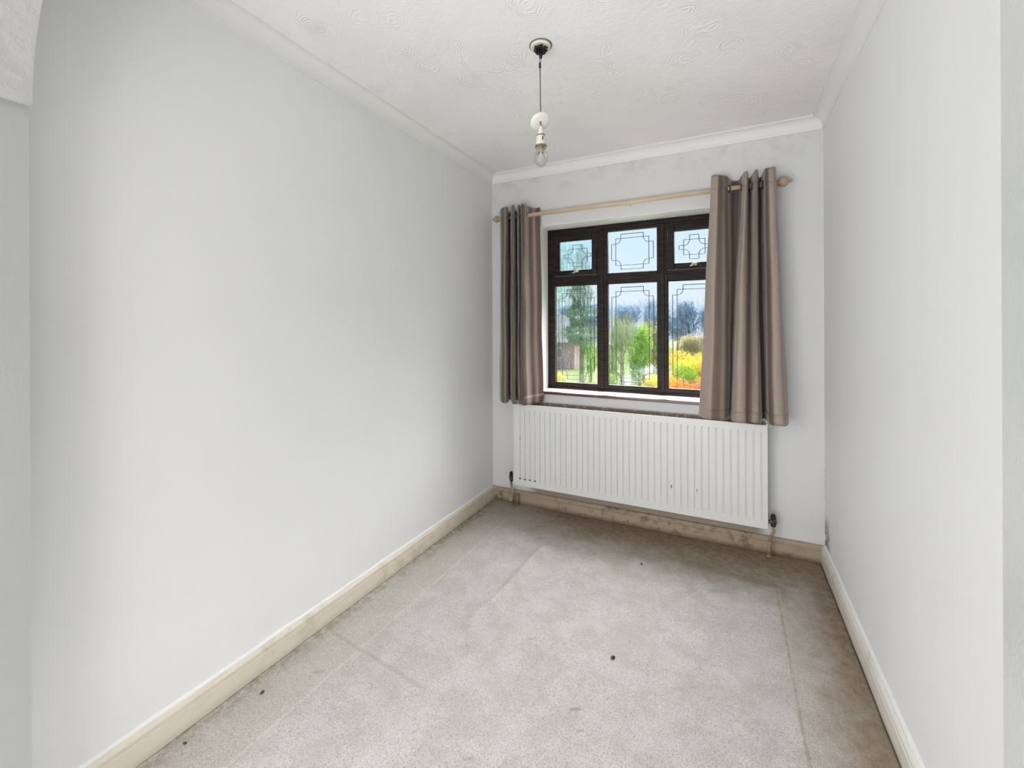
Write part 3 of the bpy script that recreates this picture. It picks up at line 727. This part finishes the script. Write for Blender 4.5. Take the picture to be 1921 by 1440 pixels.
# ------------------------------------------------------------------ debris on the carpet
def crumb(X, Y, s, label, seed, mat=M_black):
    bm = bmesh.new(); bmesh.ops.create_icosphere(bm, subdivisions=2, radius=1)
    for v_ in bm.verts:
        d = 1+.55*noise.noise(v_.co*1.7+Vector((seed, 0, 0)))
        v_.co = Vector((v_.co.x*s*d*1.2, v_.co.y*s*d*.8, v_.co.z*s*.45*d))
    a = seed*1.3; zz = carpet_z(X, Y)-.004
    for v_ in bm.verts:
        x_, y_ = v_.co.x, v_.co.y; v_.co.x = X+x_*math.cos(a)-y_*math.sin(a); v_.co.y = Y+x_*math.sin(a)+y_*math.cos(a); v_.co.z += zz+s*.40
    o = link_mesh('crumb', bm, mat, cat='debris', label=label, group='bits of debris on the carpet')
    return o
crumb(-.397, 1.661, .0085, 'largest black crumb lying in the middle of the carpet', 1)
crumb(-.415, 2.380, .0060, 'small dark crumb on the carpet nearest the radiator', 2)
crumb(-1.462, .967, .0075, 'dark flake on the carpet near the left skirting board', 4, M_chip)
crumb(-1.50, .745, .0050, 'tiny brown crumb against the left skirting in the foreground', 5, M_chip)

# ------------------------------------------------------------------ garden beyond the window
GZ = -2.75
def leafmat(name, cols, tr=.3):
    M = Mat(name, cols[0], .6, .2)
    n = M.noise(2.2, 4, .7); n2 = M.noise(9, 2)
    c = M.mix(n.step(.38, .60), cols[0], cols[1]); c = M.mix(n2.step(.5, .62), c, cols[2]); M.color(c)
    t = M.t; tl = t.nodes.new('ShaderNodeBsdfTranslucent'); t.links.new(c.s, tl.inputs[0]); mx = t.nodes.new('ShaderNodeMixShader'); mx.inputs[0].default_value = tr
    out = [q for q in t.nodes if q.type == 'OUTPUT_MATERIAL'][0]
    t.links.new(M.b.outputs[0], mx.inputs[1]); t.links.new(tl.outputs[0], mx.inputs[2]); t.links.new(mx.outputs[0], out.inputs[0]); return M.m
L_blue = leafmat('distant_blue_wood', [(.11, .21, .34), (.22, .34, .46), (.07, .13, .22)])
L_con = leafmat('grey_green_conifer', [(.12, .22, .13), (.24, .36, .22), (.06, .10, .06)])
L_bright = leafmat('bright_green_leaf', [(.13, .38, .01), (.27, .54, .02), (.05, .17, .01)])
L_lime = leafmat('lime_yellow_leaf', [(.36, .52, .02), (.55, .62, .04), (.16, .34, .01)])
L_olive = leafmat('olive_leaf', [(.22, .26, .12), (.38, .42, .22), (.12, .14, .08)])
L_tan = leafmat('dry_tan_hedge', [(.46, .38, .19), (.60, .50, .26), (.30, .27, .18)])
L_yel = leafmat('golden_yellow_leaf', [(.70, .46, .02), (.75, .62, .05), (.42, .44, .02)])
L_or = leafmat('orange_leaf', [(.80, .30, .02), (.85, .48, .04), (.60, .14, .01)])
L_red = leafmat('red_leaf', [(.85, .10, .02), (.92, .28, .03), (.55, .05, .02)])
L_teal = leafmat('pale_teal_foliage', [(.30, .50, .48), (.42, .62, .58), (.18, .32, .32)])
M_bark = Mat('dark_bark', (.07, .065, .055), .9, .1).m
def plant(name, label, cat, X, Y, rx, ry, zb, zt, n, ls, mat, trunk=.12, cone=0.0, seed=0, group=None, shape='ell', bare=False):
    rnd = random.Random(seed*17+3)
    e_ = empty(name, (X, Y, GZ), label=label, cat=cat, group=group)
    bm = bmesh.new(); zc, rz = (zb+zt)/2, (zt-zb)/2
    lobes = [(rnd.uniform(-.55, .55), rnd.uniform(-.5, .5), rnd.uniform(-.6, .6), rnd.uniform(.35, .6)) for _ in range(9)]
    for k in range(n):
        if shape == 'ell':
            l_ = rnd.choice(lobes); d = Vector((rnd.gauss(0, 1), rnd.gauss(0, 1), rnd.gauss(0, 1))).normalized()*l_[3]*rnd.uniform(.55, 1.05)
            px, py, pz = l_[0]+d.x, l_[1]+d.y, l_[2]+d.z
        else:
            pz = rnd.uniform(-1, 1); w_ = (1-(pz+1)/2)**.7*.95+.08; a = rnd.uniform(0, 6.28); q = rnd.uniform(.6, 1.0)
            w_ *= .80+.25*math.sin(pz*16+seed); px, py = w_*q*math.cos(a), w_*q*math.sin(a)
        c_ = Vector((X+px*rx, Y+py*ry, max(GZ+.02, zc+pz*rz)))
        u_ = Vector((rnd.gauss(0, 1), rnd.gauss(0, 1), rnd.gauss(0, 1))).normalized(); w2 = u_.orthogonal().normalized(); s_ = ls*rnd.uniform(.6, 1.3)
        if bare: u_ = (u_*.35+Vector((0, 0, 1))).normalized(); w2 = u_.orthogonal().normalized(); a1, a2 = s_*2.2, s_*.10
        else: a1, a2 = s_, s_*.55
        bm.faces.new([bm.verts.new(c_+u_*a1), bm.verts.new(c_+w2*a2), bm.verts.new(c_-u_*a1), bm.verts.new(c_-w2*a2)])
    link_mesh('foliage', bm, mat, e_, normals=False)
    bm = bmesh.new(); top = zb+(zt-zb)*(.85 if shape != 'ell' else .6)
    tube(bm, [(X, Y, GZ-.05), (X+.03, Y, (GZ+top)/2), (X, Y, top)], [trunk, trunk*.75, trunk*.25], 8)
    for k in range(5):
        a = rnd.uniform(0, 6.28); z_ = zb+(top-zb)*rnd.uniform(.05, .8)
        tube(bm, [(X, Y, z_), (X+math.cos(a)*rx*.55, Y+math.sin(a)*ry*.55, z_+(zt-zb)*.22)], [trunk*.35, trunk*.1], 6)
    link_mesh('trunk', bm, M_bark, e_)
    return e_
lawn = bmesh.new(); box(lawn, -70, 40, YB+1.5, 110, GZ-.2, GZ)
Ml = Mat('lawn', (.30, .48, .08), .9, .1); Ml.color(Ml.mix(Ml.noise(.8, 4).step(.35, .65), (.07, .12, .03), (.13, .16, .06))); Ml.bump(Ml.noise(20, 3), .05, .6)
link_mesh('lawn', lawn, Ml.m, kind='structure')
bm = bmesh.new()
for i, (a, b) in enumerate(zip([(-6.9, 26), (-6.8, 30), (-7.0, 36), (-7.4, 44)], [(-6.8, 30), (-7.0, 36), (-7.4, 44), (-8.0, 60)])):
    box(bm, min(a[0], b[0])-.0, max(a[0], b[0])+1.0, a[1], b[1], GZ, GZ+.02)
link_mesh('garden_path', bm, Mat('blue_grey_paving', (.09, .11, .14), .7, .2).m, kind='structure')

# distant wood
for i in range(12):
    X = -25 + (i//2)*4.9 + (i % 2)*2.5; Yt = 74 if i % 2 == 0 else 84; h = (4.6, 5.9, 5.0, 5.4, 4.5, 5.6, 4.9, 4.7, 5.3, 5.0, 4.4, 5.2)[i]
    plant('distant_tree', 'bluish bare tree in the far wood beyond the garden', 'tree', X, Yt, 2.3, 2.0, GZ+1.0, h, 1700, .30, L_blue, .28, seed=i+1, group='far wood beyond the garden', bare=(i % 3 == 0))
plant('conifer', 'tall grey-green conifer rising behind the left window light', 'tree', -6.85, 22, 1.1, 1.1, .3, 5.4, 2200, .13, L_con, .16, seed=20, shape='cone')
plant('broadleaf_tree', 'pale teal-leaved tree at the far left of the garden', 'tree', -6.6, 16.5, 1.3, 1.0, 1.7, 5.2, 1500, .10, L_teal, .12, seed=21)
plant('hedge_column', 'tall green hedge plant right of the pink-walled house', 'tree', -8.7, 30, .75, .7, GZ+.1, .6, 1500, .12, L_bright, .14, seed=22)
plant('garden_tree', 'slim dark tree with thin upright branches beside the path', 'tree', -5.62, 26, .85, .8, -1.9, 2.6, 1300, .12, L_olive, .15, seed=23, bare=True)
plant('conifer', 'low bright green conifer left of the garden path', 'tree', -7.15, 30, .60, .6, GZ+.1, -.1, 1300, .10, L_bright, .1, seed=24, shape='cone')
plant('conifer', 'rounded bright green conifer seen in the middle window light', 'tree', -4.95, 28, .70, .7, GZ+.2, 1.2, 1900, .11, L_bright, .12, seed=25)
plant('conifer', 'pale lime conifer behind the rounded green one', 'tree', -5.4, 32, .70, .7, GZ+.2, 1.3, 1300, .12, L_lime, .12, seed=35)
plant('garden_tree', 'olive-grey tree at the right of the middle window light', 'tree', -4.75, 34, .95, .7, GZ+.2, 1.9, 1800, .13, L_olive, .15, seed=26)
plant('hedge', 'dry tan hedge behind the golden bushes', 'hedge', -3.2, 42, 2.6, .9, GZ+.1, .55, 2600, .16, L_tan, .1, seed=27)
plant('hedge', 'dry tan hedge further right behind the curtain edge', 'hedge', 2.6, 42, 2.2, .9, GZ+.1, .6, 1800, .16, L_tan, .1, seed=28)
plant('bush', 'lime-yellow bush seen low in the right window light', 'bush', -2.25, 25, .95, .7, GZ+.1, -.55, 2000, .10, L_lime, .08, seed=29)
plant('bush', 'bright green bush in front of the lime-yellow one', 'bush', -1.75, 23, .60, .5, GZ+.1, -.95, 1300, .08, L_bright, .06, seed=30)
plant('bush', 'golden yellow bush behind the lime-yellow bush', 'bush', -1.9, 29, 1.6, .8, GZ+.1, -.2, 2000, .11, L_yel, .08, seed=31)
plant('bush', 'orange bush at the foot of the right window light', 'bush', -2.15, 21.5, .60, .5, GZ+.1, -1.05, 1300, .08, L_or, .06, seed=32)
plant('bush', 'red bush half hidden by the right curtain', 'bush', -1.05, 20.5, .70, .5, GZ+.1, -.85, 1400, .08, L_red, .06, seed=33)
plant('bush', 'yellow bush low in the middle window light, left of the path', 'bush', -6.30, 26.5, .45, .4, GZ+.05, -1.75, 700, .07, L_lime, .05, seed=34)
plant('bush', 'golden bush low in the middle window light, right of the path', 'bush', -3.75, 25, .55, .5, GZ+.05, -1.35, 900, .08, L_yel, .05, seed=36)
plant('bush', 'golden bush at the foot of the left window light', 'bush', -8.75, 24, .60, .5, GZ+.05, -1.35, 900, .08, L_yel, .05, seed=37)
# neighbour's house
hs = empty('neighbouring_house', (-15.6, 41, GZ), label='pale pink-walled house with a grey roof across the garden', cat='house')
link_mesh('wall', bx(-19, -12.5, 38, 44, GZ-.05, -.25), Mat('pink_render', (.40, .25, .31), .8, .2).m, hs)
bm = bmesh.new()
a = [bm.verts.new(p) for p in ((-19.3, 37.6, -.30), (-12.2, 37.6, -.30), (-12.2, 44.4, -.30), (-19.3, 44.4, -.30), (-18.4, 41, 2.3), (-13.1, 41, 2.3))]
for f in ((0, 1, 5, 4), (2, 3, 4, 5), (1, 2, 5), (3, 0, 4), (0, 3, 2, 1)): bm.faces.new([a[i] for i in f])
link_mesh('roof', bm, Mat('pale_grey_slate', (.13, .145, .16), .7, .2).m, hs)
w_ = link_mesh('window', bx(-14.8, -13.6, 37.95, 38.02, -1.8, -.8), Mat('white_window', (.8, .8, .8), .5).m, hs)
link_mesh('pane', bx(-14.7, -13.7, 37.92, 37.96, -1.72, -.88), Mat('dark_pane', (.12, .15, .18), .2, .5).m, w_)
